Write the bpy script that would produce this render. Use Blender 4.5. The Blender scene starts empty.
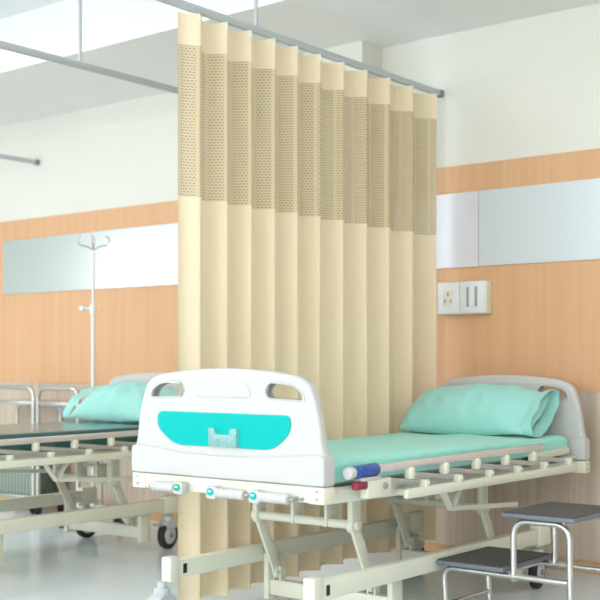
import bpy, bmesh, math, random
from mathutils import Vector, Matrix, noise
random.seed(7)
PI = math.pi
SC = bpy.context.scene
COL = SC.collection
V = Vector

# ------------------------------------------------------------------ materials
def new_mat(name):
    m = bpy.data.materials.new(name); m.use_nodes = True
    nt = m.node_tree
    return m, nt, nt.nodes['Principled BSDF']

def mat(name, col, rough=0.5, metal=0.0, var=0.04, scale=12.0, bump=0.0, bscale=60.0, spec=0.5, coat=0.0, sheen=0.0):
    m, nt, p = new_mat(name)
    N = nt.nodes; L = nt.links
    tc = N.new('ShaderNodeTexCoord')
    nz = N.new('ShaderNodeTexNoise'); nz.inputs['Scale'].default_value = scale; nz.inputs['Detail'].default_value = 4
    L.new(tc.outputs['Object'], nz.inputs['Vector'])
    rp = N.new('ShaderNodeValToRGB')
    a = [max(0, c*(1-var)) for c in col]; b = [min(1, c*(1+var)) for c in col]
    rp.color_ramp.elements[0].position = .3; rp.color_ramp.elements[1].position = .7
    rp.color_ramp.elements[0].color = (*a, 1); rp.color_ramp.elements[1].color = (*b, 1)
    L.new(nz.outputs['Fac'], rp.inputs['Fac']); L.new(rp.outputs['Color'], p.inputs['Base Color'])
    p.inputs['Roughness'].default_value = rough; p.inputs['Metallic'].default_value = metal
    p.inputs['Specular IOR Level'].default_value = spec
    p.inputs['Coat Weight'].default_value = coat
    p.inputs['Sheen Weight'].default_value = sheen
    if bump > 0:
        n2 = N.new('ShaderNodeTexNoise'); n2.inputs['Scale'].default_value = bscale; n2.inputs['Detail'].default_value = 3
        L.new(tc.outputs['Object'], n2.inputs['Vector'])
        bp = N.new('ShaderNodeBump'); bp.inputs['Strength'].default_value = bump; bp.inputs['Distance'].default_value = .01
        L.new(n2.outputs['Fac'], bp.inputs['Height']); L.new(bp.outputs['Normal'], p.inputs['Normal'])
    return m

def stripe_mat(name, c1, c2, c3, sx, rough=.5, coat=0.0):
    """vertical veneer: noise stretched along z"""
    m, nt, p = new_mat(name); N = nt.nodes; L = nt.links
    tc = N.new('ShaderNodeTexCoord'); mp = N.new('ShaderNodeMapping')
    mp.inputs['Scale'].default_value = (sx, sx, .6)
    L.new(tc.outputs['Object'], mp.inputs['Vector'])
    nz = N.new('ShaderNodeTexNoise'); nz.inputs['Scale'].default_value = 1.0; nz.inputs['Detail'].default_value = 5; nz.inputs['Roughness'].default_value = .65
    L.new(mp.outputs['Vector'], nz.inputs['Vector'])
    rp = N.new('ShaderNodeValToRGB'); e = rp.color_ramp.elements
    e[0].position = .32; e[0].color = (*c1, 1); e[1].position = .68; e[1].color = (*c3, 1)
    k = e.new(.5); k.color = (*c2, 1)
    L.new(nz.outputs['Fac'], rp.inputs['Fac']); L.new(rp.outputs['Color'], p.inputs['Base Color'])
    p.inputs['Roughness'].default_value = rough; p.inputs['Coat Weight'].default_value = coat
    return m

M = {}
M['wall'] = mat('wall_paint', (.80, .80, .735), .75, var=.015, scale=3)
M['wallgrey'] = mat('wall_paint_other', (.78, .80, .76), .75, var=.015, scale=3)
M['wallleft'] = mat('wall_paint_grey_green', (.56, .63, .58), .75, var=.015, scale=3)
M['ceil'] = mat('ceiling_paint', (.86, .88, .89), .8, var=.01, scale=3)
M['soffit'] = mat('soffit_paint', (.88, .89, .88), .8, var=.01, scale=3)
M['wood'] = stripe_mat('orange_veneer', (.70, .40, .215), (.735, .43, .235), (.77, .46, .26), 22, .42)
M['wains'] = stripe_mat('pale_veneer', (.54, .44, .34), (.63, .52, .42), (.70, .59, .49), 30, .5)
M['skirt'] = stripe_mat('skirting_wood', (.55, .33, .16), (.60, .36, .18), (.64, .40, .2), 12, .4)
M['board'] = mat('satin_steel_board', (.74, .78, .79), .22, metal=.85, var=.01, scale=2)
M['boardw'] = mat('satin_board_white_reflection', (.78, .79, .86), .25, metal=.15, var=.01, scale=2)  # whiter reflection on this stretch of board put into its colour
M['boardb'] = mat('satin_board_blue_reflection', (.70, .765, .82), .3, metal=.15, var=.01, scale=2)  # same board, its bluish reflection painted as base colour
M['abs'] = mat('white_moulded_plastic', (.585, .585, .572), .38, var=.01, scale=4, coat=.05)
M['teal'] = mat('teal_plastic', (.0, .47, .435), .5, spec=.15, var=.02, scale=5)
M['cream'] = mat('cream_enamel', (.76, .77, .65), .36, var=.02, scale=8)
M['creamcap'] = mat('ivory_plastic', (.82, .80, .64), .42, var=.02, scale=8)
M['alu'] = mat('brushed_aluminium', (.74, .74, .76), .36, metal=.65, var=.03, scale=30)
M['greymetal'] = mat('grey_steel_bar', (.50, .51, .52), .4, metal=.5, var=.04, scale=20)
M['chrome'] = mat('satin_stainless_tube', (.60, .59, .57), .26, metal=.9, var=.02, scale=20)
M['rail'] = mat('grey_anodised_rail', (.53, .57, .60), .4, metal=.35, var=.02, scale=20)
M['raildark'] = mat('dark_grey_plastic', (.22, .24, .25), .5, var=.03)
M['black'] = mat('black_rubber', (.02, .022, .026), .6, var=.2, scale=30)
M['castergrey'] = mat('grey_caster_plastic', (.56, .60, .62), .45, var=.03)
M['rubber'] = mat('dark_grey_ribbed_rubber', (.075, .072, .072), .62, var=.15, scale=50, bump=.3, bscale=180)
M['rubberedge'] = mat('slate_rubber_edge', (.17, .19, .22), .5, var=.06, scale=30)
M['bolt'] = mat('steel_bolt', (.45, .45, .44), .35, metal=.8, var=.04)
M['sheet'] = mat('mint_cotton', (.34, .80, .69), .85, var=.02, scale=6, bump=.12, bscale=18, sheen=.2)
M['pillow'] = mat('mint_pillowcase_cotton', (.36, .75, .69), .85, var=.02, scale=6, bump=.14, bscale=14, sheen=.2)
M['pillowin'] = mat('deep_mint_cotton', (.10, .52, .45), .9, var=.03)
M['vinyl'] = mat('dark_teal_vinyl', (.045, .15, .145), .16, var=.05, scale=4, spec=.7)
M['matt'] = mat('grey_mattress_cover', (.42, .46, .45), .6, var=.04)
M['maroon'] = mat('maroon_plastic', (.30, .03, .06), .45, var=.05)
M['blue'] = None
M['fabric'] = None
M['white'] = mat('white_enamel', (.84, .85, .84), .35, var=.01)
M['plate'] = mat('white_socket_plastic', (.80, .83, .87), .35, var=.01)
M['slot'] = mat('socket_slot_grey', (.33, .36, .38), .5, var=.05)
M['crate'] = None
M['frame'] = mat('window_frame_white', (.82, .83, .83), .4, var=.01)

# blue release sleeve with pale printed speckle
m, nt, p = new_mat('blue_printed_sleeve'); N = nt.nodes; L = nt.links
tc = N.new('ShaderNodeTexCoord'); mp = N.new('ShaderNodeMapping'); mp.inputs['Scale'].default_value = (60, 90, 120)
L.new(tc.outputs['Object'], mp.inputs['Vector'])
nz = N.new('ShaderNodeTexNoise'); nz.inputs['Scale'].default_value = 2.2; nz.inputs['Detail'].default_value = 2
L.new(mp.outputs['Vector'], nz.inputs['Vector'])
rp = N.new('ShaderNodeValToRGB'); e = rp.color_ramp.elements
e[0].position = .55; e[0].color = (.004, .06, .33, 1); e[1].position = .68; e[1].color = (.22, .40, .68, 1)
L.new(nz.outputs['Fac'], rp.inputs['Fac']); L.new(rp.outputs['Color'], p.inputs['Base Color'])
p.inputs['Roughness'].default_value = .35
M['blue'] = m

# striped green-grey crate
m, nt, p = new_mat('green_grey_slats'); N = nt.nodes; L = nt.links
tc = N.new('ShaderNodeTexCoord')
wv = N.new('ShaderNodeTexWave'); wv.bands_direction = 'X'; wv.inputs['Scale'].default_value = 9; wv.inputs['Distortion'].default_value = .6
L.new(tc.outputs['Object'], wv.inputs['Vector'])
rp = N.new('ShaderNodeValToRGB'); e = rp.color_ramp.elements
e[0].color = (.13, .19, .15, 1); e[1].color = (.38, .45, .38, 1)
L.new(wv.outputs['Fac'], rp.inputs['Fac']); L.new(rp.outputs['Color'], p.inputs['Base Color'])
p.inputs['Roughness'].default_value = .6
M['crate'] = m

# glossy pale vinyl floor
m, nt, p = new_mat('pale_vinyl_floor'); N = nt.nodes; L = nt.links
tc = N.new('ShaderNodeTexCoord')
nz = N.new('ShaderNodeTexNoise'); nz.inputs['Scale'].default_value = 1.4; nz.inputs['Detail'].default_value = 8; nz.inputs['Roughness'].default_value = .7
L.new(tc.outputs['Object'], nz.inputs['Vector'])
rp = N.new('ShaderNodeValToRGB'); e = rp.color_ramp.elements
e[0].position = .3; e[0].color = (.70, .80, .85, 1); e[1].position = .72; e[1].color = (.76, .85, .89, 1)
L.new(nz.outputs['Fac'], rp.inputs['Fac']); L.new(rp.outputs['Color'], p.inputs['Base Color'])
p.inputs['Roughness'].default_value = .17; p.inputs['Specular IOR Level'].default_value = .6
n2 = N.new('ShaderNodeTexNoise'); n2.inputs['Scale'].default_value = 7
L.new(tc.outputs['Object'], n2.inputs['Vector'])
bp = N.new('ShaderNodeBump'); bp.inputs['Strength'].default_value = .04; bp.inputs['Distance'].default_value = .02
L.new(n2.outputs['Fac'], bp.inputs['Height']); L.new(bp.outputs['Normal'], p.inputs['Normal'])
M['floor'] = m

# curtain cloth: slightly translucent
def cloth(name, col, holes=False):
    m, nt, p = new_mat(name); N = nt.nodes; L = nt.links
    out = N['Material Output']
    tc = N.new('ShaderNodeTexCoord')
    nz = N.new('ShaderNodeTexNoise'); nz.inputs['Scale'].default_value = 90; nz.inputs['Detail'].default_value = 2
    L.new(tc.outputs['Object'], nz.inputs['Vector'])
    rp = N.new('ShaderNodeValToRGB'); e = rp.color_ramp.elements
    e[0].position = .3; e[1].position = .7
    e[0].color = (*[c*.985 for c in col], 1); e[1].color = (*[min(1, c*1.015) for c in col], 1)
    L.new(nz.outputs['Fac'], rp.inputs['Fac']); L.new(rp.outputs['Color'], p.inputs['Base Color'])
    p.inputs['Roughness'].default_value = .85; p.inputs['Sheen Weight'].default_value = .15
    p.inputs['Specular IOR Level'].default_value = .15
    tr = N.new('ShaderNodeBsdfTranslucent'); tr.inputs['Color'].default_value = (*col, 1)
    mx = N.new('ShaderNodeMixShader'); mx.inputs['Fac'].default_value = .1
    L.new(p.outputs['BSDF'], mx.inputs[1]); L.new(tr.outputs['BSDF'], mx.inputs[2])
    last = mx
    if holes:
        def mth(op, a, b=None, c=None):
            n = N.new('ShaderNodeMath'); n.operation = op
            for i, v in enumerate((a, b, c)):
                if v is None: continue
                if isinstance(v, (int, float)): n.inputs[i].default_value = v
                else: L.new(v, n.inputs[i])
            return n.outputs[0]
        uv = N.new('ShaderNodeUVMap'); sp = N.new('ShaderNodeSeparateXYZ'); L.new(uv.outputs['UV'], sp.inputs[0])
        v = mth('DIVIDE', sp.outputs['Y'], .0115)
        row = mth('FLOOR', v)
        odd = mth('MULTIPLY', mth('FRACT', mth('MULTIPLY', row, .5)), 1.0)
        u = mth('ADD', mth('DIVIDE', sp.outputs['X'], .016), odd)
        fu = mth('ABSOLUTE', mth('SUBTRACT', mth('FRACT', u), .5))
        fv = mth('ABSOLUTE', mth('SUBTRACT', mth('FRACT', v), .5))
        h = mth('MULTIPLY', mth('LESS_THAN', fu, .36), mth('LESS_THAN', fv, .27))
        # heavier plain ribs between groups of openings
        rib = mth('GREATER_THAN', mth('FRACT', mth('DIVIDE', sp.outputs['X'], .08)), .2)
        h = mth('MULTIPLY', mth('MULTIPLY', h, rib), .20)
        # darker yarn round each opening
        dk = N.new('ShaderNodeMix'); dk.data_type = 'RGBA'; dk.inputs[7].default_value = (*[c*k for c, k in zip(col, (.62, .58, .50))], 1)
        L.new(mth('MULTIPLY', h, 4.0), dk.inputs[0]); L.new(rp.outputs['Color'], dk.inputs[6]); L.new(dk.outputs[2], p.inputs['Base Color'])
        tp = N.new('ShaderNodeBsdfTransparent')
        m2 = N.new('ShaderNodeMixShader'); L.new(h, m2.inputs['Fac'])
        L.new(mx.outputs[0], m2.inputs[1]); L.new(tp.outputs[0], m2.inputs[2])
        last = m2
    L.new(last.outputs[0], out.inputs['Surface'])
    return m
M['fabric'] = cloth('cream_curtain_cloth', (.93, .785, .565))
M['mesh'] = cloth('cream_curtain_netting', (.74, .615, .41), True)

# clear acrylic / window pane: thin clear sheet
def clear(name, tint, fac):
    m, nt, p = new_mat(name); N = nt.nodes; L = nt.links
    out = N['Material Output']
    tp = N.new('ShaderNodeBsdfTransparent'); tp.inputs['Color'].default_value = (*tint, 1)
    gl = N.new('ShaderNodeBsdfGlossy'); gl.inputs['Roughness'].default_value = .08
    df = N.new('ShaderNodeBsdfDiffuse'); df.inputs['Color'].default_value = (.8, .9, .92, 1)
    a = N.new('ShaderNodeMixShader'); a.inputs['Fac'].default_value = .5
    L.new(gl.outputs[0], a.inputs[1]); L.new(df.outputs[0], a.inputs[2])
    b = N.new('ShaderNodeMixShader'); b.inputs['Fac'].default_value = fac
    L.new(tp.outputs[0], b.inputs[1]); L.new(a.outputs[0], b.inputs[2])
    L.new(b.outputs[0], out.inputs['Surface'])
    return m
M['acrylic'] = clear('clear_acrylic', (.95, .98, .98), .22)
M['pane'] = clear('window_glass', (.97, .98, .98), .06)

def emit(name, col, st):
    m, nt, p = new_mat(name)
    p.inputs['Base Color'].default_value = (.9, .9, .9, 1)
    p.inputs['Emission Color'].default_value = (*col, 1); p.inputs['Emission Strength'].default_value = st
    return m
M['lamp'] = emit('lamp_diffuser', (1, .98, .94), 4.0)

# ------------------------------------------------------------------ mesh helpers
def box(bm, lo, hi, bev=0.0, seg=2, rot=None):
    lo, hi = V(lo), V(hi); c = (lo+hi)/2; s = hi-lo
    t = bmesh.new(); bmesh.ops.create_cube(t, size=1)
    for v in t.verts: v.co = V((v.co.x*s.x, v.co.y*s.y, v.co.z*s.z))
    if bev > 0: bmesh.ops.bevel(t, geom=t.edges[:], offset=bev, segments=seg, profile=.5, affect='EDGES')
    for v in t.verts:
        if rot is not None: v.co = rot @ v.co
        v.co += c
    merge(bm, t)

def merge(bm, t):
    me = bpy.data.meshes.new('tmp'); t.to_mesh(me); t.free(); bm.from_mesh(me); bpy.data.meshes.remove(me)

def bar(bm, a, b, w, h, up=(0, 0, 1), bev=.003):
    """rectangular bar from a to b; h measured along up, w across"""
    a, b = V(a), V(b); d = (b-a); ln = d.length; d.normalize()
    x = d.cross(V(up)); x.normalize(); z = x.cross(d)
    t = bmesh.new(); bmesh.ops.create_cube(t, size=1)
    for v in t.verts: v.co = V((v.co.x*w, v.co.y*ln, v.co.z*h))
    if bev > 0: bmesh.ops.bevel(t, geom=t.edges[:], offset=bev, segments=2, profile=.5, affect='EDGES')
    R = Matrix((x, d, z)).transposed(); c = (a+b)/2
    for v in t.verts: v.co = R @ v.co + c
    merge(bm, t)

def cyl(bm, a, b, r, r2=None, seg=20, bev=0.0):
    a, b = V(a), V(b); d = b-a; ln = d.length
    t = bmesh.new()
    bmesh.ops.create_cone(t, cap_ends=True, segments=seg, radius1=r, radius2=r if r2 is None else r2, depth=ln)
    if bev > 0:
        es = [e for e in t.edges if len(e.link_faces) == 2 and max(len(f.verts) for f in e.link_faces) > 4]
        bmesh.ops.bevel(t, geom=es, offset=bev, segments=2, profile=.5, affect='EDGES')
    q = d.to_track_quat('Z', 'Y'); c = (a+b)/2
    for v in t.verts: v.co = q @ v.co + c
    merge(bm, t)

def fillet(pts, r, n=6):
    pts = [V(p) for p in pts]; out = [pts[0]]
    for i in range(1, len(pts)-1):
        p, a, b = pts[i], pts[i-1], pts[i+1]
        u = (a-p); w = (b-p); rr = min(r, u.length*.49, w.length*.49)
        u.normalize(); w.normalize()
        A = p+u*rr; B = p+w*rr
        for k in range(n+1):
            t = k/n
            out.append(A*(1-t)**2 + p*2*t*(1-t) + B*t*t)
    out.append(pts[-1]); return out

def sweep(bm, pts, r, seg=12):
    pts = [V(p) for p in pts]; rings = []
    d0 = (pts[1]-pts[0]).normalized()
    n = d0.cross(V((0, 0, 1)))
    if n.length < .01: n = d0.cross(V((1, 0, 0)))
    n.normalize(); prev = d0
    for i, p in enumerate(pts):
        if i == 0: d = d0
        elif i == len(pts)-1: d = (pts[i]-pts[i-1]).normalized()
        else: d = ((pts[i+1]-p).normalized()+(p-pts[i-1]).normalized()).normalized()
        q = prev.rotation_difference(d); n = q @ n; prev = d
        b = d.cross(n)
        rings.append([bm.verts.new(p+(n*math.cos(2*PI*k/seg)+b*math.sin(2*PI*k/seg))*r) for k in range(seg)])
    for i in range(len(rings)-1):
        for k in range(seg):
            bm.faces.new((rings[i][k], rings[i][(k+1) % seg], rings[i+1][(k+1) % seg], rings[i+1][k]))
    bm.faces.new(rings[0][::-1]); bm.faces.new(rings[-1])

def outline(bm, loops, y0, y1, bev, tr=None):
    """extrude a filled 2D outline (x,z) with holes from y0 to y1, rounded edges"""
    cu = bpy.data.curves.new('c', 'CURVE'); cu.dimensions = '2D'; cu.fill_mode = 'BOTH'
    for lp in loops:
        sp = cu.splines.new('POLY'); sp.points.add(len(lp)-1); sp.use_cyclic_u = True
        for q, (x, z) in zip(sp.points, lp): q.co = (x, z, 0, 1)
    cu.extrude = (y1-y0)/2-bev; cu.bevel_depth = bev; cu.bevel_resolution = 3; cu.offset = -bev
    ob = bpy.data.objects.new('c', cu); COL.objects.link(ob)
    bpy.context.view_layer.update()
    dg = bpy.context.evaluated_depsgraph_get()
    me = bpy.data.meshes.new_from_object(ob.evaluated_get(dg))
    t = bmesh.new(); t.from_mesh(me)
    bmesh.ops.remove_doubles(t, verts=t.verts[:], dist=.00005)
    for v in t.verts:
        x, z, y = v.co; v.co = V((x, (y0+y1)/2+y, z))
    bmesh.ops.recalc_face_normals(t, faces=t.faces[:])
    merge(bm, t)
    bpy.data.objects.remove(ob); bpy.data.curves.remove(cu); bpy.data.meshes.remove(me)

def spline(pts, n=6, closed=True):
    """Catmull-Rom through the points"""
    out = []; k = len(pts)
    for i in range(k):
        p0, p1, p2, p3 = [pts[(i+j-1) % k] for j in range(4)]
        for s in range(n):
            t = s/n
            out.append(tuple(.5*((2*p1[a])+(-p0[a]+p2[a])*t+(2*p0[a]-5*p1[a]+4*p2[a]-p3[a])*t*t+(-p0[a]+3*p1[a]-3*p2[a]+p3[a])*t**3) for a in (0, 1)))
    return out

def roundpoly(pts, rs, n=6):
    out = []; k = len(pts)
    for i in range(k):
        p, a, b = V((*pts[i], 0)), V((*pts[i-1], 0)), V((*pts[(i+1) % k], 0))
        r = rs[i] if isinstance(rs, (list, tuple)) else rs
        if r == 0: out.append(pts[i]); continue
        u = (a-p); w = (b-p); rr = min(r, u.length*.49, w.length*.49); u.normalize(); w.normalize()
        A = p+u*rr; B = p+w*rr
        for s in range(n+1):
            t = s/n; q = A*(1-t)**2+p*2*t*(1-t)+B*t*t
            out.append((q.x, q.y))
    return out

def obj(name, bm, m, parent=None, off=(0, 0, 0), smooth=True, ang=40):
    o3 = V(off)
    if o3.length:
        for v in bm.verts: v.co -= o3
    me = bpy.data.meshes.new(name); bm.to_mesh(me); bm.free()
    me.materials.append(m)
    if smooth:
        for p in me.polygons: p.use_smooth = True
        me.set_sharp_from_angle(angle=math.radians(ang))
    o = bpy.data.objects.new(name, me); COL.objects.link(o)
    if parent is not None: o.parent = parent
    return o

def tag(o, label, cat, group=None):
    o['label'] = label; o['category'] = cat
    if group: o['group'] = group
    return o

def thing(name, label, cat, loc, group=None):
    o = bpy.data.objects.new(name, None); COL.objects.link(o); o.location = loc
    o.empty_display_size = .1
    return tag(o, label, cat, group)

def struct(name, bm, m, smooth=False):
    o = obj(name, bm, m, smooth=smooth); o['kind'] = 'structure'; return o

def copy_tree(o, parent=None):
    c = o.copy(); COL.objects.link(c)
    if parent is not None: c.parent = parent
    for ch in list(o.children): copy_tree(ch, c)
    return c

B = bmesh.new

# ------------------------------------------------------------------ setting
YW = 5.15            # back wall face
XL, XR, YF = -10.0, 2.6, -3.2
ZS, ZC, YS = 2.707, 3.02, 4.19
b = B(); box(b, (XL-.1, YF-.1, -.1), (XR+.1, YW+.1, 0)); struct('floor', b, M['floor'])
b = B(); box(b, (XL-.1, YF-.1, ZC), (XR+.1, YW+.1, ZC+.1)); struct('ceiling', b, M['ceil'])
b = B(); box(b, (XL, YS, ZS), (XR, YW, ZC)); o = struct('ceiling_soffit', b, M['soffit'])
b = B(); box(b, (XL-.1, YW, 0), (XR+.1, YW+.12, ZC)); struct('wall_back', b, M['wall'])
b = B(); box(b, (-3.95, 4.97, 0), (-3.55, YW, ZS)); struct('wall_pillar', b, M['wall'])
b = B(); box(b, (XR, YF-.1, 0), (XR+.1, YW, ZC)); struct('wall_right', b, M['wallgrey'])
# cladding on the back wall, split around the pillar
def clad(z0, z1, t):
    b = B()
    for x0, x1 in ((XL, -3.952), (-3.548, XR)): box(b, (x0, YW-t, z0), (x1, YW, z1))
    return b
struct('trim_1', clad(.058, .863, .006), M['wains'])
struct('trim_2', clad(.863, 2.016, .012), M['wood'])
struct('baseboard_back', clad(0, .058, .016), M['skirt'])

# walls behind and left of the camera, unseen windows added for light and reflections
def wall_with_openings(name, axis, pos, a0, a1, ops, z0, z1, thick):
    """axis 'y': wall plane at y=pos running in x; axis 'x': plane at x=pos running in y"""
    b = B()
    def put(u0, u1, za, zb):
        if axis == 'y': box(b, (u0, min(pos, pos+thick), za), (u1, max(pos, pos+thick), zb))
        else: box(b, (min(pos, pos+thick), u0, za), (max(pos, pos+thick), u1, zb))
    cur = a0
    for (u0, u1) in ops:
        put(cur, u0, 0, ZC); put(u0, u1, 0, z0); put(u0, u1, z1, ZC); cur = u1
    put(cur, a1, 0, ZC)
    return struct(name, b, M['wallleft' if axis == 'x' else 'wallgrey'])
FW = [(-9.4, -7.5), (-7.2, -5.3), (-5.0, -3.1), (-2.8, -.9), (-.6, 1.3)]
LW = [(-2.9, -1.0), (-.6, 1.35)]
wall_with_openings('wall_front', 'y', YF, XL-.1, XR+.1, FW, .40, 2.65, -.12)
wall_with_openings('wall_left', 'x', XL, YF, YW, LW, .40, 2.65, -.12)
wn = 0
for axis, ops in (('y', FW), ('x', LW)):
    for (u0, u1) in ops:
        wn += 1
        b = B(); g = B()
        P = YF-.06 if axis == 'y' else XL-.06
        um = (u0+u1)/2
        def put(bb, a0, a1, za, zb, t):
            if axis == 'y': box(bb, (a0, P-t, za), (a1, P+t, zb))
            else: box(bb, (P-t, a0, za), (P+t, a1, zb))
        for a0, a1, za, zb in ((u0, u0+.05, .40, 2.65), (u1-.05, u1, .40, 2.65), (um-.025, um+.025, .45, 2.6), (u0+.05, u1-.05, .40, .45), (u0+.05, u1-.05, 2.6, 2.65)):
            put(b, a0, a1, za, zb, .03)
        put(g, u0+.05, um-.025, .45, 2.6, .004); put(g, um+.025, u1-.05, .45, 2.6, .004)
        w = struct('window_%d' % wn, b, M['frame'])
        gp = obj('pane', g, M['pane'], w, smooth=False)

# ------------------------------------------------------------------ wall boards
def wallboard(x0, x1, label, m):
    b = B(); box(b, (x0, YW-.022, 1.491), (x1, YW-.0125, 1.874), .001, 1)
    tag(obj('wall_board', b, m), label, 'wall board')
wallboard(-6.83, -4.3, 'long satin silver board on the orange veneer wall behind the left bed', M['board'])
wallboard(-3.5, -2.942, 'short white satin board on the wall beside the curtain edge', M['boardw'])
wallboard(-2.938, -1.2, 'long pale silver board on the orange veneer wall at right above the step stool', M['boardb'])

# socket box on the wall
t = thing('socket_box', 'white double box with socket and switch on the orange wall by the curtain', 'socket box', (-3.0075, YW, 1.331))
O = t.location
b = B(); box(b, (-3.15, YW-.075, 1.248), (-2.865, YW-.0125, 1.414), .004); obj('box_body', b, M['creamcap'], t, O)
for x0, x1, kind in ((-3.146, -3.018, 's'), (-3.014, -2.872, 'w')):
    b = B(); box(b, (x0, YW-.081, 1.252), (x1, YW-.0755, 1.410), .002); f = obj('face_plate', b, M['plate'], t, O)
    xc = (x0+x1)/2
    if kind == 's':
        b = B()
        box(b, (xc-.03, YW-.0835, 1.292), (xc+.03, YW-.0812, 1.372), .001); obj('socket', b, M['creamcap'], f, O)
        b = B()
        for dx, dz in ((0, .022), (-.017, -.014), (.017, -.014)):
            b = B(); box(b, (xc+dx-.004, YW-.0855, 1.33+dz-.009), (xc+dx+.004, YW-.0836, 1.33+dz+.009)); obj('socket_slot', b, M['slot'], f, O)
    else:
        for dx in (-.024, .024):
            b = B(); box(b, (xc+dx-.006, YW-.084, 1.285), (xc+dx+.006, YW-.0812, 1.385)); obj('switch_slot', b, M['slot'], f, O)
        b = B(); box(b, (xc-.016, YW-.087, 1.287), (xc+.016, YW-.0812, 1.383), .002); obj('rocker', b, M['white'], f, O)

# ------------------------------------------------------------------ curtain rails
def railx(y): return -3.172
def rail(p0, p1, z, hangers, label, zc=ZC):
    t = thing('curtain_rail', label, 'curtain rail', (p1[0], p1[1], z), 'curtain rails hung from the ceiling')
    O = t.location
    b = B(); bar(b, (*p0, z), (p1[0], p1[1]-.03, z), .026, .030, bev=.004); obj('track', b, M['rail'], t, O)
    b = B(); d = (V(p1)-V(p0)).normalized()
    bar(b, (p1[0]-d.x*.03, p1[1]-.03, z), (p1[0], p1[1], z), .034, .036, bev=.005); obj('wall_bracket', b, M['raildark'], t, O)
    for h in hangers:
        x = p0[0]+(p1[0]-p0[0])*(h-p0[1])/(p1[1]-p0[1])
        b = B(); cyl(b, (x, h, z+.015), (x, h, zc), .009, seg=12); cyl(b, (x, h, zc-.012), (x, h, zc), .03, seg=20); obj('hanger_rod', b, M['rail'], t, O)
    return t
ZR = 2.402
rail((railx(.6), .6), (railx(YW), YW), ZR, (1.4, 3.67), 'grey ceiling-hung rail that carries the cream curtain')
rail((-4.20, .6), (-4.19, YW), ZR, (1.4, 3.587), 'empty grey rail above the left bed, passing behind the cream curtain top')
rail((-6.46, .6), (-6.46, YW-.0), ZR, (1.4, 3.2), 'grey rail ending on the pale wall at far left')

# ------------------------------------------------------------------ curtain
ct = thing('privacy_curtain', 'tall cream pleated curtain with netting top between the two hospital beds', 'curtain', (railx(4.1), 4.1, 0))
O = V(ct.location)
NF = 10.4; Y0, Y1 = 3.215, 5.039
CREST = [3.304, 3.456, 3.604, 3.756, 3.909, 4.072, 4.246, 4.428, 4.62, 4.824, 5.039]   # where each fold stands proud
def fold_y(F):
    if F <= .4: return Y0+(CREST[0]-Y0)*F/.4
    n = min(9, int(F-.4)); return CREST[n]+(CREST[n+1]-CREST[n])*(F-.4-n)
NC = int(NF*24)
jit = [random.uniform(-1, 1) for _ in range(40)]
def fold_pt(i, z):
    ph = i/NC*NF*2*PI
    k = int(ph/(2*PI)); j = jit[k]; j2 = jit[k+1]; f = ph/(2*PI)-k
    jj = j*(1-f)+j2*f
    top = max(0, min(1, (z-2.0)/.36))
    low = max(0, min(1, (1.5-z)/1.4))
    A = .039 + .004*jj*(1-top) + .003*low*math.sin(k*2.1)
    y = fold_y(i/NC*NF)
    c = -math.cos(ph)
    # broad flat flanks, tight crest
    f_ = (i/NC*NF+.6) % 1.0
    if f_ < .10: t_ = f_/.10; c = 1-2*t_*t_*(3-2*t_)
    elif f_ < .62: c = -1+.16*((f_-.10)/.52)**2
    else:
        t_ = (f_-.62)/.38; c = -.84+1.84*(.35*t_*t_*(3-2*t_)+.65*t_**1.35)
    x = railx(y)+.003+A*c*(.35+.65*min(1, i/12)) + .004*low*math.sin(k*1.7+z*2)
    y += .004*low*jj
    return V((x, y, z))
def cloth_panel(z0, z1, rows):
    b = B(); uvl = b.loops.layers.uv.new('UVMap')
    arc = [0.0]
    for i in range(NC): arc.append(arc[-1]+(fold_pt(i+1, 1.9)-fold_pt(i, 1.9)).length)
    g = []
    for r in range(rows+1):
        t_ = r/rows
        g.append([b.verts.new(fold_pt(i, z0+(z1-z0)*t_ + ((.055+.038*i/NC-z0)*(1-t_)**3 if z0 < .2 else 0))) for i in range(NC+1)])
    for r in range(rows):
        for i in range(NC):
            f = b.faces.new((g[r][i], g[r][i+1], g[r+1][i+1], g[r+1][i]))
            for lp, (rr, ii) in zip(f.loops, ((r, i), (r, i+1), (r+1, i+1), (r+1, i))):
                lp[uvl].uv = (arc[ii], z0+(z1-z0)*rr/rows)
    return b
obj('heading_band', cloth_panel(2.25, 2.374, 4), M['fabric'], ct, O, ang=180)['label'] = 'plain cream heading band'
obj('netting_panel', cloth_panel(1.654, 2.25, 12), M['mesh'], ct, O, ang=180)['label'] = 'open netting panel'
obj('fabric_panel', cloth_panel(.075, 1.654, 34), M['fabric'], ct, O, ang=180)
for k in range(11):
    y = CREST[k]-.004
    x = railx(y)
    p = fold_pt(int(round((k+.38)/NF*NC)), 2.35)
    b = B()
    sweep(b, fillet([(p.x-.004, p.y, 2.35), (p.x-.004, p.y, 2.378), (x, y, 2.380), (x, y, ZR-.016)], .006, 4), .0035, 8)
    obj('hook', b, M['white'], ct, O)

# ------------------------------------------------------------------ hospital bed
BO = V((-2.70, 3.95, 0))
bed = thing('hospital_bed', 'white hospital bed with teal footboard panel and mint bedding in front of the curtain', 'hospital bed', BO, 'crank hospital beds in the ward')

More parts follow.
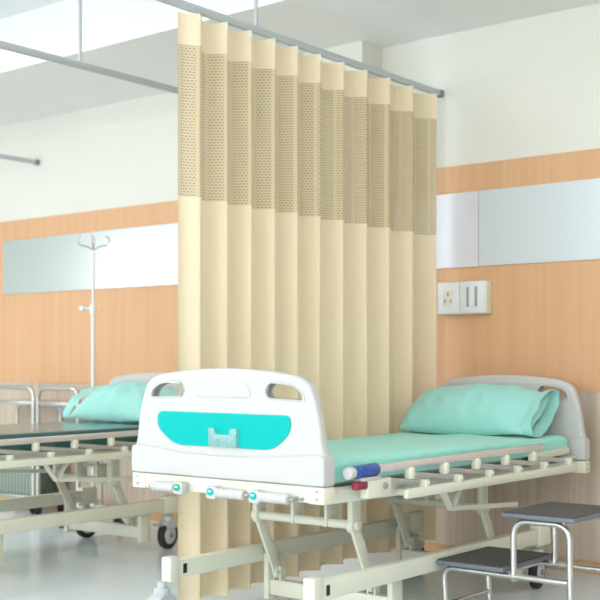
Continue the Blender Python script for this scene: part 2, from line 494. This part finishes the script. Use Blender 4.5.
def board_shape(xl, xr, zb):
    cx = (xl+xr)/2; hw = (xr-xl)/2
    # half outline (fraction of half width, height above bottom)
    half = [(1.0, 0.0), (1.0, .05), (1.003, .088), (.985, .105), (.965, .135), (.952, .185), (.925, .245), (.885, .300), (.835, .338), (.745, .360), (.60, .371), (.40, .380), (.2, .386), (0, .388)]
    pts = [(cx+hw*f, zb+h) for f, h in half]
    pts += [(cx-hw*f, zb+h) for f, h in half[-2::-1]]
    n = 5; out = []
    for i in range(len(pts)-1):   # open Catmull-Rom keeps the flat bottom
        p0 = pts[max(0, i-1)]; p1 = pts[i]; p2 = pts[i+1]; p3 = pts[min(len(pts)-1, i+2)]
        for s in range(n):
            t = s/n
            out.append(tuple(.5*((2*p1[a])+(-p0[a]+p2[a])*t+(2*p0[a]-5*p1[a]+4*p2[a]-p3[a])*t*t+(-p0[a]+3*p1[a]-3*p2[a]+p3[a])*t**3) for a in (0, 1)))
    out.append(pts[-1])
    return out, cx, hw

def board_mesh(xl, xr, zb, y0, fs):
    """fs = side that carries the skirt and emboss: -1 towards -y"""
    b = B()
    out, cx, hw = board_shape(xl, xr, zb)
    holes = []
    for s in (-1, 1):
        hp = [(cx+s*hw*.795, zb+.282), (cx+s*hw*.785, zb+.305), (cx+s*hw*.70, zb+.330), (cx+s*hw*.47, zb+.338), (cx+s*hw*.43, zb+.312), (cx+s*hw*.45, zb+.288)]
        holes.append(roundpoly(hp, [.02, .02, .03, .03, .02, .02], 5))
    outline(b, [out]+holes, y0, y0+.040, .010)
    # lower skirt with stepped lip
    x0, x1 = xl-.004, xr+.004
    lip = [(x0, zb), (x1, zb), (x1, zb+.098), (x1-.03, zb+.104), (x1-.14, zb+.096), (x1-.26, zb+.083), (cx, zb+.080), (x0+.26, zb+.083), (x0+.14, zb+.096), (x0+.03, zb+.104), (x0, zb+.098)]
    outline(b, [roundpoly(lip, [.012, .012]+[.03]*9, 4)], y0-.012, y0+.052, .007)
    # raised pad between the hand holes
    pad = roundpoly([(cx-hw*.30, zb+.285), (cx+hw*.30, zb+.285), (cx+hw*.255, zb+.338), (cx-hw*.255, zb+.338)], [.02, .02, .03, .03], 5)
    outline(b, [pad], y0-.004, y0+.044, .003)
    # thick rims round the hand holes
    for hp in holes:
        hc = V((sum(p[0] for p in hp)/len(hp), sum(p[1] for p in hp)/len(hp), 0))
        big = [(hc.x+(p[0]-hc.x)*1.13, hc.y+(p[1]-hc.y)*1.22) for p in hp]
        outline(b, [big, hp], y0-.003, y0+.043, .003)
    return b, cx, hw
FX0, FX1, FZ = -3.185, -2.283, .594
b, fcx, fhw = board_mesh(FX0, FX1, FZ, 2.987, -1)
fb = obj('footboard', b, M['abs'], bed, BO)
b = B()
ins = roundpoly([(fcx-fhw*.715, .824), (fcx+fhw*.690, .824), (fcx+fhw*.680, .765), (fcx+fhw*.52, .704), (fcx-fhw*.53, .704), (fcx-fhw*.715, .765)], [.03, .03, .06, .08, .08, .06], 7)
outline(b, [ins], 2.9825, 2.9875, .0015)
obj('insert_panel', b, M['teal'], fb, BO)['label'] = 'teal inset panel'
b = B(); X0, X1, Z0, Z1 = -2.785, -2.655, .706, .772
holder = roundpoly([(X0, Z0), (X1, Z0), (X1, Z1), (X1-.026, Z1), (X1-.036, Z1-.022), (X0+.036, Z1-.022), (X0+.026, Z1), (X0, Z1)], [.003]*8, 2)
outline(b, [holder], 2.966, 2.9695, .001)
box(b, (X0, 2.969, Z0), (X1, 2.982, Z0+.004)); box(b, (X0, 2.969, Z0), (X0+.004, 2.982, Z1)); box(b, (X1-.004, 2.969, Z0), (X1, 2.982, Z1))
box(b, (X0+.045, 2.964, Z0+.001), (X0+.048, 2.968, Z0+.03)); box(b, (X1-.048, 2.964, Z0+.001), (X1-.045, 2.968, Z0+.03)); box(b, (X0+.045, 2.964, Z0+.03), (X1-.045, 2.968, Z0+.033))
obj('card_holder', b, M['acrylic'], fb, BO)['label'] = 'clear plastic card holder'
HX0, HX1, HZ = -3.088, -2.258, .556
b, _, _ = board_mesh(HX0, HX1, HZ, 4.90, -1)
obj('headboard', b, M['abs'], bed, BO)

# upper frame
XRl, XLl = -2.315, -3.03      # side members
b = B()
box(b, (FX0+.02, 2.985, .537), (FX1-.02, 3.035, .592), .005)
box(b, (HX0+.02, 4.895, .50), (HX1-.02, 4.95, .554), .005)
for x in (XRl, XLl):
    bar(b, (x, 3.03, .558), (x, 4.90, .528), .04, .052, bev=.005)
for y in (3.3, 3.55, 3.8, 4.05, 4.3, 4.55, 4.75):
    box(b, (XLl+.02, y, .545), (XRl-.02, y+.03, .565), .003)
box(b, (XLl-.02, 3.06, .569), (XRl+.03, 4.87, .577), .002)      # sleeping deck
bar(b, (XRl+.005, 4.46, .592), (XRl+.005, 4.84, .605), .012, .03, bev=.003)   # mattress stop by the head
# hangers carrying the two cross tubes
TUBE = ((3.425, .405), (4.37, .378))
for (ty, tz) in TUBE:
    for x in (-2.945, -2.485):
        box(b, (x-.012, ty-.025, tz-.02), (x+.012, ty+.03, .55), .004)
    for x in (-2.60, -2.76):
        box(b, (x-.006, ty-.022, tz-.016), (x+.006, ty+.05, tz+.085), .003)
    box(b, (-2.76, ty+.02, tz+.06), (-2.60, ty+.05, tz+.08), .003)
    box(b, (-2.76, ty+.0, .50), (-2.60, ty+.05, .535), .003)
    box(b, (-2.72, ty+.02, tz+.07), (-2.64, ty+.04, .51), .003)
# V-shaped linkage brackets below the side members
for x in (XRl-.02, XLl+.02):
    for y in (3.86,):
        bar(b, (x, y-.07, .52), (x, y, .43), .014, .028, up=(1, 0, 0), bev=.003)
        bar(b, (x, y+.07, .52), (x, y, .43), .014, .028, up=(1, 0, 0), bev=.003)
    bar(b, (x, 3.86, .435), (x, 4.40, .40), .012, .02, bev=.003)
fr = obj('bed_frame', b, M['cream'], bed, BO)
for (x, s, y, ys, zc) in ((FX1-.02, 1, 2.985, -1, .565), (FX0+.02, -1, 2.985, -1, .565), (HX1-.02, 1, 4.95, 1, .527), (HX0+.02, -1, 4.95, 1, .527)):
    b = B()
    xa, xb = (x-.045, x+.022) if s > 0 else (x-.022, x+.045)
    ya, yb = (y-.006, y+.056) if ys < 0 else (y-.056, y+.006)
    box(b, (xa, ya, zc-.030), (xb, yb, zc+.027), .006)
    c = obj('corner_cap', b, M['creamcap'], fr, BO)
for (x, y, zc, dy) in ((FX1-.028, 2.979, .565, -1), (FX0+.028, 2.979, .565, -1)):
    for dz in (-.013, .013):
        b = B(); cyl(b, (x, y-.003, zc+dz), (x, y+.001, zc+dz), .0055, seg=12)
        obj('bolt', b, M['bolt'], fr, BO)
for dz in (-.011, .011):
    b = B(); cyl(b, (HX1+.0015, 4.925, .526+dz), (HX1+.0045, 4.925, .526+dz), .0055, seg=12)
    obj('bolt', b, M['bolt'], fr, BO)

# cranks folded against the foot crossbar
for (xa, xb, xbadge) in ((-3.045, -2.89, -2.912), (-2.745, -2.60, -2.750), (-2.545, -2.405, -2.552)):
    z = .553 if xa < -3 else .549
    right = xbadge > (xa+xb)/2
    b = B()
    g0, g1 = (xa, xbadge-.022) if right else (xbadge+.022, xb)
    cyl(b, (g0, 2.950, z), (g1, 2.950, z), .0175, seg=20, bev=.004)
    for k in range(6):
        x = g0+(g1-g0)*(k+.8)/6.5
        cyl(b, (x, 2.950, z), (x+.006, 2.950, z), .0188, seg=20, bev=.002)
    box(b, (xbadge-.024, 2.938, z-.024), (xbadge+.024, 2.972, z+.022), .009)
    cr = obj('crank_handle', b, M['abs'], bed, BO)
    b = B(); xe = g0-.008 if right else g1+.008
    cyl(b, (xe-.012, 2.950, z), (xe+.012, 2.950, z), .007, seg=12)
    cyl(b, (xe, 2.955, z), (xe, 2.985, z), .008, seg=12)
    obj('crank_shaft', b, M['bolt'], cr, BO)
    b = B(); q = xe+.024 if not right else xe-.024
    cyl(b, (q, 2.965, z), (q, 2.985, z), .006, seg=12); obj('stop_pin', b, M['bolt'], cr, BO)
    b = B()
    t_ = bmesh.new(); bmesh.ops.create_cone(t_, cap_ends=True, segments=28, radius1=.0165, radius2=.015, depth=.003)
    for v in t_.verts: v.co = V((v.co.x, -v.co.z, v.co.y*.8)) + V((xbadge, 2.9365, z+.002))
    merge(b, t_)
    bg = obj('badge', b, M['teal'] if not right else mat('green_badge', (.0, .38, .25), .4), cr, BO)
    bg['label'] = 'small round coloured badge'
    b = B(); box(b, (xbadge-.007, 2.9335, z+.001), (xbadge+.007, 2.9352, z+.0075), .001); obj('badge_mark', b, M['white'], cr, BO)

# folded side guard (near side)
XG = -2.252
b = B(); bar(b, (XG, 3.232, .638), (XG, 4.465, .643), .030, .028, bev=.009)
gr = obj('guard_rail', b, M['alu'], bed, BO)
b = B(); bar(b, (-2.226, 3.375, .541), (-2.226, 4.72, .538), .026, .036, bev=.010)
for k in range(6):
    yj = 3.20+.233*k+.31
    box(b, (-2.246, yj-.014, .550), (-2.216, yj+.014, .583), .005)
obj('lower_bar', b, M['cream'], gr, BO)
for yk in (3.42, 4.66):
    b = B(); box(b, (XRl, yk, .530), (-2.236, yk+.05, .552), .003)
    obj('mounting_bracket', b, M['cream'], gr, BO)
for k in range(6):
    yj = 3.20+.233*k
    b = B(); bar(b, (-2.249, yj, .604), (-2.249, yj+.31, .571), .012, .020, bev=.003); obj('guard_post', b, M['greymetal'], gr, BO)
    if k > 0:
        b = B(); box(b, (-2.262, yj-.014, .588), (-2.228, yj+.014, .632), .008)
        obj('guard_knuckle', b, M['creamcap'], gr, BO)
    b = B(); cyl(b, (-2.236, yj+.31, .571), (-2.212, yj+.31, .571), .006, seg=12)
    obj('hinge_pin', b, M['creamcap'], gr, BO)
b = B(); cyl(b, (XG, 3.100, .635), (XG, 3.232, .638), .022, seg=24, bev=.003); obj('release_sleeve', b, M['blue'], gr, BO)['label'] = 'blue printed sleeve on the rail end'
b = B(); cyl(b, (XG, 3.066, .634), (XG, 3.0995, .635), .021, seg=24, bev=.006); obj('rail_tip', b, M['abs'], gr, BO)
b = B(); box(b, (XG-.02, 3.13, .603), (XG+.02, 3.24, .616), .004); obj('rail_saddle', b, M['abs'], gr, BO)
b = B(); box(b, (XG-.014, 3.105, .575), (XG+.014, 3.178, .604), .008); obj('release_trigger', b, M['maroon'], gr, BO)
b = B(); box(b, (XG-.018, 3.165, .543), (XG+.016, 3.305, .606), .004); obj('latch_housing', b, M['cream'], gr, BO)
b = B(); cyl(b, (XG+.014, 3.262, .580), (XG+.024, 3.262, .580), .011, seg=16, bev=.002); obj('latch_bolt', b, M['bolt'], gr, BO)

# base
XB0, XB1, ZB = -3.015, -2.35, .24
b = B()
for x in (XB0, XB1):
    box(b, (x-.02, 3.01, ZB-.033), (x+.02, 4.70, ZB+.033), .005)
    box(b, (x-.024, 2.985, ZB-.042), (x+.024, 3.035, ZB+.048), .005)
    box(b, (x-.024, 4.59, ZB-.045), (x+.024, 4.70, ZB+.048), .006)
obj('base_frame', b, M['cream'], bed, BO)
for x in (XB0, XB1):
    b = B(); box(b, (x+.0195, 3.055, ZB-.018), (x+.0215, 3.075, ZB+.018), .001)
    obj('end_plug', b, M['black'], bed, BO)
for y in (3.545, 4.49):
    b = B()
    box(b, (XB0+.02, y-.02, .072), (XB1-.02, y+.02, .134), .004)
    for x in (XB0, XB1): box(b, (x-.012+(.034 if x == XB0 else -.034), y-.035, .055), (x+.012+(.034 if x == XB0 else -.034), y+.035, ZB), .004)
    for x in (-2.945, -2.485): box(b, (x-.02, y-.01, .13), (x-.012, y+.02, .19)); box(b, (x+.012, y-.01, .13), (x+.02, y+.02, .19))
    obj('cross_bar', b, M['cream'], bed, BO)
for (ty, tz), cy in zip(TUBE, (3.545, 4.49)):
    b = B(); cyl(b, (-2.972, ty, tz), (-2.458, ty, tz), .0175, seg=18, bev=.002)
    obj('cross_tube', b, M['cream'], bed, BO)
    for x in (-2.945, -2.485):
        b = B(); bar(b, (x, ty, tz), (x, cy-.002, .165), .014, .048, up=(0, 1, .4), bev=.004)
        cyl(b, (x-.014, ty, tz), (x+.014, ty, tz), .032, seg=20, bev=.003)
        cyl(b, (x-.010, cy-.002, .165), (x+.010, cy-.002, .165), .025, seg=20, bev=.002)
        ar = obj('lift_arm', b, M['cream'], bed, BO)
        b = B(); cyl(b, (x+.010, cy-.002, .165), (x+.019, cy-.002, .165), .010, seg=12); obj('pivot_bolt', b, M['bolt'], ar, BO)

def caster(x, y, ztop, rz):
    R = Matrix.Rotation(rz, 3, 'Z'); r = .074
    def T(bm):
        for v in bm.verts: v.co = R @ v.co + V((x, y, 0))
        return bm
    b = B(); cyl(b, (0, 0, r*2+.012), (0, 0, ztop), .016, seg=16); cyl(b, (0, 0, r*2+.004), (0, 0, r*2+.03), .03, seg=20, bev=.004)
    # curved hood over the wheel
    prof = []
    for k in range(9):
        a = math.radians(48+k*(84/8)); prof.append((math.cos(a)*(r+.009), r+math.sin(a)*(r+.009)))
    for k in range(8, -1, -1):
        a = math.radians(48+k*(84/8)); prof.append((math.cos(a)*(r*.5), r+math.sin(a)*(r*.5)))
    for x0, x1 in ((-.028, -.0225), (.0225, .028)):
        t = bmesh.new(); outline(t, [prof], x0, x1, .001)
        for v in t.verts: v.co = V((v.co.y, v.co.x, v.co.z))
        bmesh.ops.reverse_faces(t, faces=t.faces[:]); merge(b, t)
    t = bmesh.new(); outline(t, [[p for i, p in enumerate(prof) if i < 9] + [(math.cos(math.radians(48+k*(84/8)))*(r+.003), r+math.sin(math.radians(48+k*(84/8)))*(r+.003)) for k in range(8, -1, -1)]], -.0225, .0225, .001)
    for v in t.verts: v.co = V((v.co.y, v.co.x, v.co.z))
    bmesh.ops.reverse_faces(t, faces=t.faces[:]); merge(b, t)
    cs = obj('caster', T(b), M['castergrey'], bed, BO)
    b = B(); cyl(b, (-.018, 0, r), (.018, 0, r), r, seg=36, bev=.008); obj('tyre', T(b), M['black'], cs, BO)
    b = B(); cyl(b, (-.0222, 0, r), (.0222, 0, r), r*.66, seg=32, bev=.006); obj('hub', T(b), M['castergrey'], cs, BO)
    b = B(); cyl(b, (-.030, 0, r), (.030, 0, r), .014, seg=16, bev=.003); obj('axle_cap', T(b), M['raildark'], cs, BO)
    b = B(); box(b, (-.02, -.105, r*1.75), (.02, -.06, r*1.75+.012), .004, rot=Matrix.Rotation(-.25, 3, 'X')); obj('brake_pedal', T(b), M['bolt'], cs, BO)
caster(XB0-.01, 2.975, ZB-.04, .1); caster(XB1, 2.975, ZB-.04, -.2)
caster(XB1-.02, 4.65, ZB-.04, .15); caster(XB0, 4.64, ZB-.04, -.1)

bed2 = copy_tree(bed)
DX, DY = -2.06, -.25
bed2.location = BO + V((DX, DY, 0))
for ch in bed2.children:
    if ch.name.startswith('headboard'):
        hb, _, _ = board_mesh(FX0, HX1, HZ, 4.90, -1)
        for v in hb.verts: v.co -= BO
        me = bpy.data.meshes.new('headboard'); hb.to_mesh(me); hb.free(); me.materials.append(M['abs'])
        for p in me.polygons: p.use_smooth = True
        me.set_sharp_from_angle(angle=math.radians(40)); ch.data = me
bed2['label'] = 'white hospital bed at left with a bare dark teal mattress, partly behind the front footboard'

# ------------------------------------------------------------------ bedding
def soft_slab(x0, x1, y0, y1, z0, z1, r, wr, seed, nx=40, ny=90, nside=8):
    """rounded slab with gentle wrinkles, open below"""
    b = B(); g = []
    # cross profile built from a superellipse-like wrap
    def h(u, v):   # u,v in 0..1
        return 0
    xs = []
    for i in range(nx+1): xs.append(i/nx)
    cols = []
    # path across: up left side, over, down right side
    path = [(x0, z0)]
    for k in range(nside+1):
        a = PI - k/nside*PI/2; path.append((x0+r+math.cos(a)*r, z1-r+math.sin(a)*r))
    for k in range(1, nx): path.append((x0+r+(x1-x0-2*r)*k/nx, z1))
    for k in range(nside+1):
        a = PI/2 - k/nside*PI/2; path.append((x1-r+math.cos(a)*r, z1-r+math.sin(a)*r))
    path.append((x1, z0))
    for j in range(ny+1):
        y = y0+(y1-y0)*j/ny
        row = []
        for k, (x, z) in enumerate(path):
            q = V((x*5+seed, y*5, z*4)); n = noise.noise(q)*.6 + noise.noise(V((x*3+seed*2, y*13+x*4, z*3)))*.5
            ex = 0
            edge = min(1.0, min(j, ny-j)/4.0)
            e2 = 1-(1-edge)**2
            zz = z0+(z-z0)*(.80+.20*e2)
            row.append(b.verts.new((x+n*wr*.5*(1 if abs(z-z1) > 1e-6 else 0), y, zz+n*wr*(1 if z > z0+.001 else .2))))
        cols.append(row)
    for j in range(ny):
        for k in range(len(path)-1):
            b.faces.new((cols[j][k], cols[j][k+1], cols[j+1][k+1], cols[j+1][k]))
    b.faces.new(cols[0]); b.faces.new(cols[-1][::-1])
    b.faces.new([c[0] for c in cols][::1] + [c[-1] for c in cols][::-1])
    bmesh.ops.recalc_face_normals(b, faces=b.faces[:])
    return b
MX0, MX1, MY0, MY1 = -3.05, -2.318, 3.06, 4.84
b = B(); box(b, (MX0+.012, MY0+.012, .578), (MX1-.012, MY1-.012, .652), .02, 3)
tag(obj('mattress', b, M['matt']), 'grey mattress under the mint sheet of the front bed', 'mattress', None)
def sheet_mesh():
    # a shell: outer wrinkled skin, open at the bottom like a fitted sheet
    b = soft_slab(MX0, MX1, MY0, MY1, .598, .670, .022, .013, 3.1)
    big = [f for f in b.faces if len(f.verts) > 60]
    low = max(big, key=lambda f: -f.calc_center_median().z)
    b.faces.remove(low)
    return b
sh = obj('fitted_sheet', sheet_mesh(), M['sheet'], ang=60)
tag(sh, 'mint green sheet stretched over the mattress of the front bed', 'sheet')
b = soft_slab(MX0+DX, MX1+DX, MY0+DY, MY1+DY, .578, .670, .012, .001, 8.3)
tag(obj('mattress', b, M['vinyl'], ang=60), 'bare glossy dark teal mattress on the left bed', 'mattress')

def pillow(name, cx, cy, cz, L, W, T, tilt, yaw, label, seed, skew=0.0):
    """cushion shape: rounded rectangle, thick middle, thin edges, flap with open hem on one end"""
    t = thing(name, label, 'pillow', (cx, cy, cz), 'mint pillows on the beds')
    R = Matrix.Rotation(yaw, 3, 'Z') @ Matrix.Rotation(tilt, 3, 'X')
    nx, ny = 48, 28; b = B(); top = []; bot = []
    def f(u, v):
        a = max(0, 1-abs(u)**2.1); c = max(0, 1-abs(v)**2.4)
        return (a**.72)*(c**.62)
    for i in range(nx+1):
        rt, rb = [], []
        for j in range(ny+1):
            u = -1+2*i/nx; v = -1+2*j/ny
            x = u*L/2*(1-.045*(1-abs(u))*0-.05*v*v*abs(u)**3); y = v*W/2*(1-.07*abs(u)**2*abs(v)**2)
            n = noise.noise(V((x*6+seed, y*6, 1)))*.020 + noise.noise(V((x*17+seed, y*4+x*5, 4)))*.012 + (1-abs(noise.noise(V((x*9+y*7+seed, y*3, 8)))))**6*.010
            h = f(u, v); th = T*h
            sag = -.012*(1-v)*.5
            for lst, s in ((rt, 1), (rb, -1)):
                z = s*th*(.62 if s > 0 else .38) + n*h + .010*noise.noise(V((u*3+seed, v*3, 7)))*(1-h)
                if lst is rb and (i in (0, nx) or j in (0, ny)): lst.append(rt[j]); continue
                lst.append(b.verts.new(R @ V((x, y, z)) + V((cx, cy, cz))))
        top.append(rt); bot.append(rb)
    for i in range(nx):
        for j in range(ny):
            b.faces.new((top[i][j], top[i+1][j], top[i+1][j+1], top[i][j+1]))
            q = (bot[i][j], bot[i][j+1], bot[i+1][j+1], bot[i+1][j])
            if len(set(q)) == 4 and not (set(q) == set((top[i][j], top[i+1][j], top[i+1][j+1], top[i][j+1]))):
                try: b.faces.new(q)
                except ValueError: pass
    obj('pillow_body', b, M['pillow'], t, t.location, ang=180)
    # pillowcase end: a short open sleeve beyond one end
    b = B(); rings = []
    s = 1 if skew >= 0 else -1
    for i in range(6):
        u = .90+.03*i; ring = []
        for k in range(28):
            a = 2*PI*k/28
            vv = math.cos(a); hh = math.sin(a)
            w = W/2*(.93+.010*i); hgt = T*(.30+.015*i)*(1+.25*noise.noise(V((k*.7, seed, i*.3))))
            p = V((s*(u*L/2+.012*noise.noise(V((k*.5, seed, 2)))), vv*w, hh*hgt*(.8+.2*abs(hh))+.006))
            ring.append(b.verts.new(R @ p + V((cx, cy, cz))))
        rings.append(ring)
    for i in range(5):
        for k in range(28):
            b.faces.new((rings[i][k], rings[i][(k+1) % 28], rings[i+1][(k+1) % 28], rings[i+1][k]))
    o = obj('pillowcase_hem', b, M['pillow'], t, t.location, ang=180)
    return t
pillow('pillow', -2.722, 4.70, .772, .70, .335, .175, math.radians(34), math.radians(1), 'plump mint pillow leaning on the headboard of the front bed', 1.3, 1)
pillow('pillow', -4.83, 4.46, .762, .68, .34, .18, math.radians(27), math.radians(0), 'mint pillow lying on the bare mattress of the left bed', 5.7, -1)

# ------------------------------------------------------------------ step stool
SO = V((-2.03, 3.96, 0))
st = thing('step_stool', 'two-step steel stool with dark grey treads at the right side of the front bed', 'step stool', SO)
sx0, sx1, sx2 = -2.322, -2.04, -1.755
ya, yb = 3.725, 4.125
for (x0, x1, z) in ((sx0, sx1+.005, .258), (sx1-.005, sx2, .460)):
    b = B(); box(b, (x0, ya, z-.022), (x1, yb, z-.004), .007, 3); tr = obj('tread', b, M['rubberedge'], st, SO)
    b = B(); box(b, (x0+.006, ya+.006, z-.004), (x1-.006, yb-.006, z), .0015, 1)
    n = 16
    obj('tread_mat', b, M['rubber'], tr, SO)
rt = .0115
for y in (ya+.035, yb-.035):
    b = B()
    zl, zh = .258-.022-rt, .46-.022-rt
    sweep(b, fillet([(sx0+.03, y, .03), (sx0+.015, y, zl), (sx2-.04, y, zl-.002)], .05, 7), rt)
    sweep(b, fillet([(sx1+.03, y, zl), (sx1+.03, y, zh), (sx2-.035, y, zh), (sx2-.03, y, .03)], .06, 7), rt)
    sweep(b, [(sx1+.03, y, .03), (sx1+.03, y, zl)], rt) if False else None
    obj('tube_frame', b, M['chrome'], st, SO)
    for x in (sx0+.03, sx2-.03):
        b = B(); cyl(b, (x, y, 0), (x, y, .04), .0155, seg=16, bev=.003); obj('foot', b, M['black'], st, SO)
for (x, z) in ((sx0+.026, .085), (sx2-.031, .085), (sx2-.06, .46-.022-rt), (sx1+.08, .46-.022-rt), (sx0+.08, .258-.022-rt), (sx1-.03, .258-.022-rt)):
    b = B(); cyl(b, (x, ya+.035, z), (x, yb-.035, z), .009, seg=14); obj('cross_brace', b, M['chrome'], st, SO)

# ------------------------------------------------------------------ drip stand
ix, iy = -5.372, 4.70
iv = thing('drip_stand', 'tall thin white drip stand beside the left bed', 'drip stand', (ix, iy, 0)); O = V(iv.location)
b = B(); cyl(b, (ix, iy, .11), (ix, iy, 1.30), .0125, seg=16); obj('lower_pole', b, M['white'], iv, O)
b = B(); cyl(b, (ix, iy, 1.25), (ix, iy, 1.69), .009, seg=14); obj('upper_pole', b, M['white'], iv, O)
b = B(); cyl(b, (ix, iy, 1.30), (ix, iy, 1.36), .02, seg=18, bev=.004); cyl(b, (ix, iy, 1.333), (ix-.055, iy-.03, 1.333), .006, seg=10); cyl(b, (ix-.05, iy-.027, 1.333), (ix-.075, iy-.041, 1.333), .017, seg=16, bev=.004); obj('clamp_knob', b, M['white'], iv, O)
for k in range(4):
    a = PI/4+k*PI/2
    b = B(); d = V((math.cos(a), math.sin(a), 0)); p = V((ix, iy, 1.685))
    sweep(b, fillet([p, p+d*.035+V((0, 0, .03)), p+d*.085+V((0, 0, .03)), p+d*.10+V((0, 0, .075)), p+d*.075+V((0, 0, .09))], .03, 5), .0045, 8)
    obj('bag_hook', b, M['chrome'], iv, O)
for k in range(5):
    a = .3+k*2*PI/5; d = V((math.cos(a), math.sin(a), 0)); p = V((ix, iy, .12))
    b = B(); sweep(b, fillet([p, p+d*.1, p+d*.19+V((0, 0, -.055))], .04, 4), .010, 10); lg = obj('leg', b, M['white'], iv, O)
    b = B(); q = p+d*.19
    cyl(b, (q.x-.009*d.y, q.y+.009*d.x, .025), (q.x+.009*d.y, q.y-.009*d.x, .025), .025, seg=18, bev=.003); cyl(b, (q.x, q.y, .03), (q.x, q.y, .07), .006, seg=8); obj('caster', b, M['black'], lg, O)

# ------------------------------------------------------------------ trolleys
def trolley(x0, x1, y0, y1, label):
    t = thing('steel_trolley', label, 'trolley', ((x0+x1)/2, (y0+y1)/2, 0), 'steel trolleys against the far wall'); O = V(t.location)
    for y in (y0, y1):
        zt = .836 if y == y0 else .712
        b = B(); sweep(b, fillet([(x0, y, .07), (x0, y, zt), (x1, y, zt), (x1, y, .07)], .075, 7), .015, 14); obj('tube_frame', b, M['chrome'], t, O)
        for x in (x0, x1):
            b = B(); cyl(b, (x, y, .05), (x, y, .075), .008, seg=10); box(b, (x-.012, y-.02, .04), (x+.012, y+.02, .06), .003)
            cyl(b, (x-.008, y, .028), (x+.008, y, .028), .028, seg=20, bev=.003); obj('caster', b, M['black'], t, O)
    for z in (.735, .105):
        b = B(); box(b, (x0+.005, y0-.005, z-.012), (x1-.005, y1+.005, z+.012), .004); obj('shelf', b, M['chrome'], t, O)
    return t
trolley(-6.075, -5.675, 4.84, 5.03, 'steel tube trolley by the far wall, the one nearer the drip stand')
trolley(-6.62, -6.135, 4.85, 5.09, 'steel tube trolley at the left edge of the photo carrying a green-grey crate')
c = B(); box(c, (-6.58, 4.87, .117), (-6.175, 5.07, .38), .01)
box(c, (-6.585, 4.865, .35), (-6.17, 5.075, .385), .006)
tag(obj('slatted_crate', c, M['crate']), 'green-grey slatted crate on the lower shelf of the left trolley', 'crate')

# ------------------------------------------------------------------ unseen fill lamps added on the ceiling
k = 0
for (x, y, pw) in ((-7.6, -1.4, 40), (-4.9, -1.4, 36), (-2.2, -1.4, 22), (.5, -1.4, 40), (-7.6, 2.3, 32), (-5.6, 2.2, 28), (1.6, -.2, 26), (-.6, 3.3, 11)):
    t = thing('fill_lamp', 'unseen white ceiling lamp added to fill the ward with light', 'lamp', (x, y, ZC), 'unseen fill lamps under the ward ceiling'); O = V(t.location)
    b = B(); box(b, (x-.62, y-.17, ZC-.03), (x+.62, y+.17, ZC), .004); obj('lamp_body', b, M['white'], t, O)
    b = B(); box(b, (x-.58, y-.13, ZC-.036), (x+.58, y+.13, ZC-.0305)); obj('diffuser', b, M['lamp'], t, O)
    ld = bpy.data.lights.new('fill_light', 'AREA'); ld.shape = 'RECTANGLE'; ld.size = 1.16; ld.size_y = .26; ld.energy = pw; ld.color = (1, .96, .93)
    lo = bpy.data.objects.new('fill_light', ld); COL.objects.link(lo); lo.parent = t; lo.location = (0, 0, -.045)

# daylight: area lights added outside unseen windows, uneven strengths to model curtain folds
def window_fill(axis, u0, u1, e, col=(1.0, .975, .96)):
    ld = bpy.data.lights.new('window_daylight', 'AREA'); ld.shape = 'RECTANGLE'; ld.size = u1-u0-.1; ld.size_y = 2.15; ld.energy = e; ld.color = col
    lo = bpy.data.objects.new('window_daylight', ld); COL.objects.link(lo)
    if axis == 'y':
        lo.location = ((u0+u1)/2, YF-.2, 1.52); lo.rotation_euler = (PI/2, 0, 0)
        d = V((0, 1, 0))
    else:
        lo.location = (XL-.2, (u0+u1)/2, 1.52); d = V((1, 0, 0))
    lo.rotation_euler = d.to_track_quat('-Z', 'Z').to_euler()
for i, (u0, u1) in enumerate(FW): window_fill('y', u0, u1, (18, 22, 50, 125, 75)[i])
for (u0, u1) in LW: window_fill('x', u0, u1, 26)

w = bpy.data.worlds.new('World'); SC.world = w; w.use_nodes = True
bg = w.node_tree.nodes['Background']; bg.inputs['Color'].default_value = (.94, .96, 1.0, 1); bg.inputs['Strength'].default_value = 1.6

# ------------------------------------------------------------------ camera
cd = bpy.data.cameras.new('camera'); cam = bpy.data.objects.new('camera', cd); COL.objects.link(cam)
cd.sensor_width = 36; cd.lens = 36*1151/600; cd.shift_y = 63/600
cam.location = (0, 0, 1.0); cam.rotation_euler = (PI/2, 0, math.radians(38.6355))
cd.clip_start = .05; cd.clip_end = 60
cd.dof.use_dof = True; cd.dof.focus_distance = 4.5; cd.dof.aperture_fstop = 2.8
SC.camera = cam
vs = SC.view_settings
vs.view_transform = 'Standard'; vs.look = 'None'; vs.gamma = 1; vs.exposure = -0.22; vs.use_curve_mapping = False
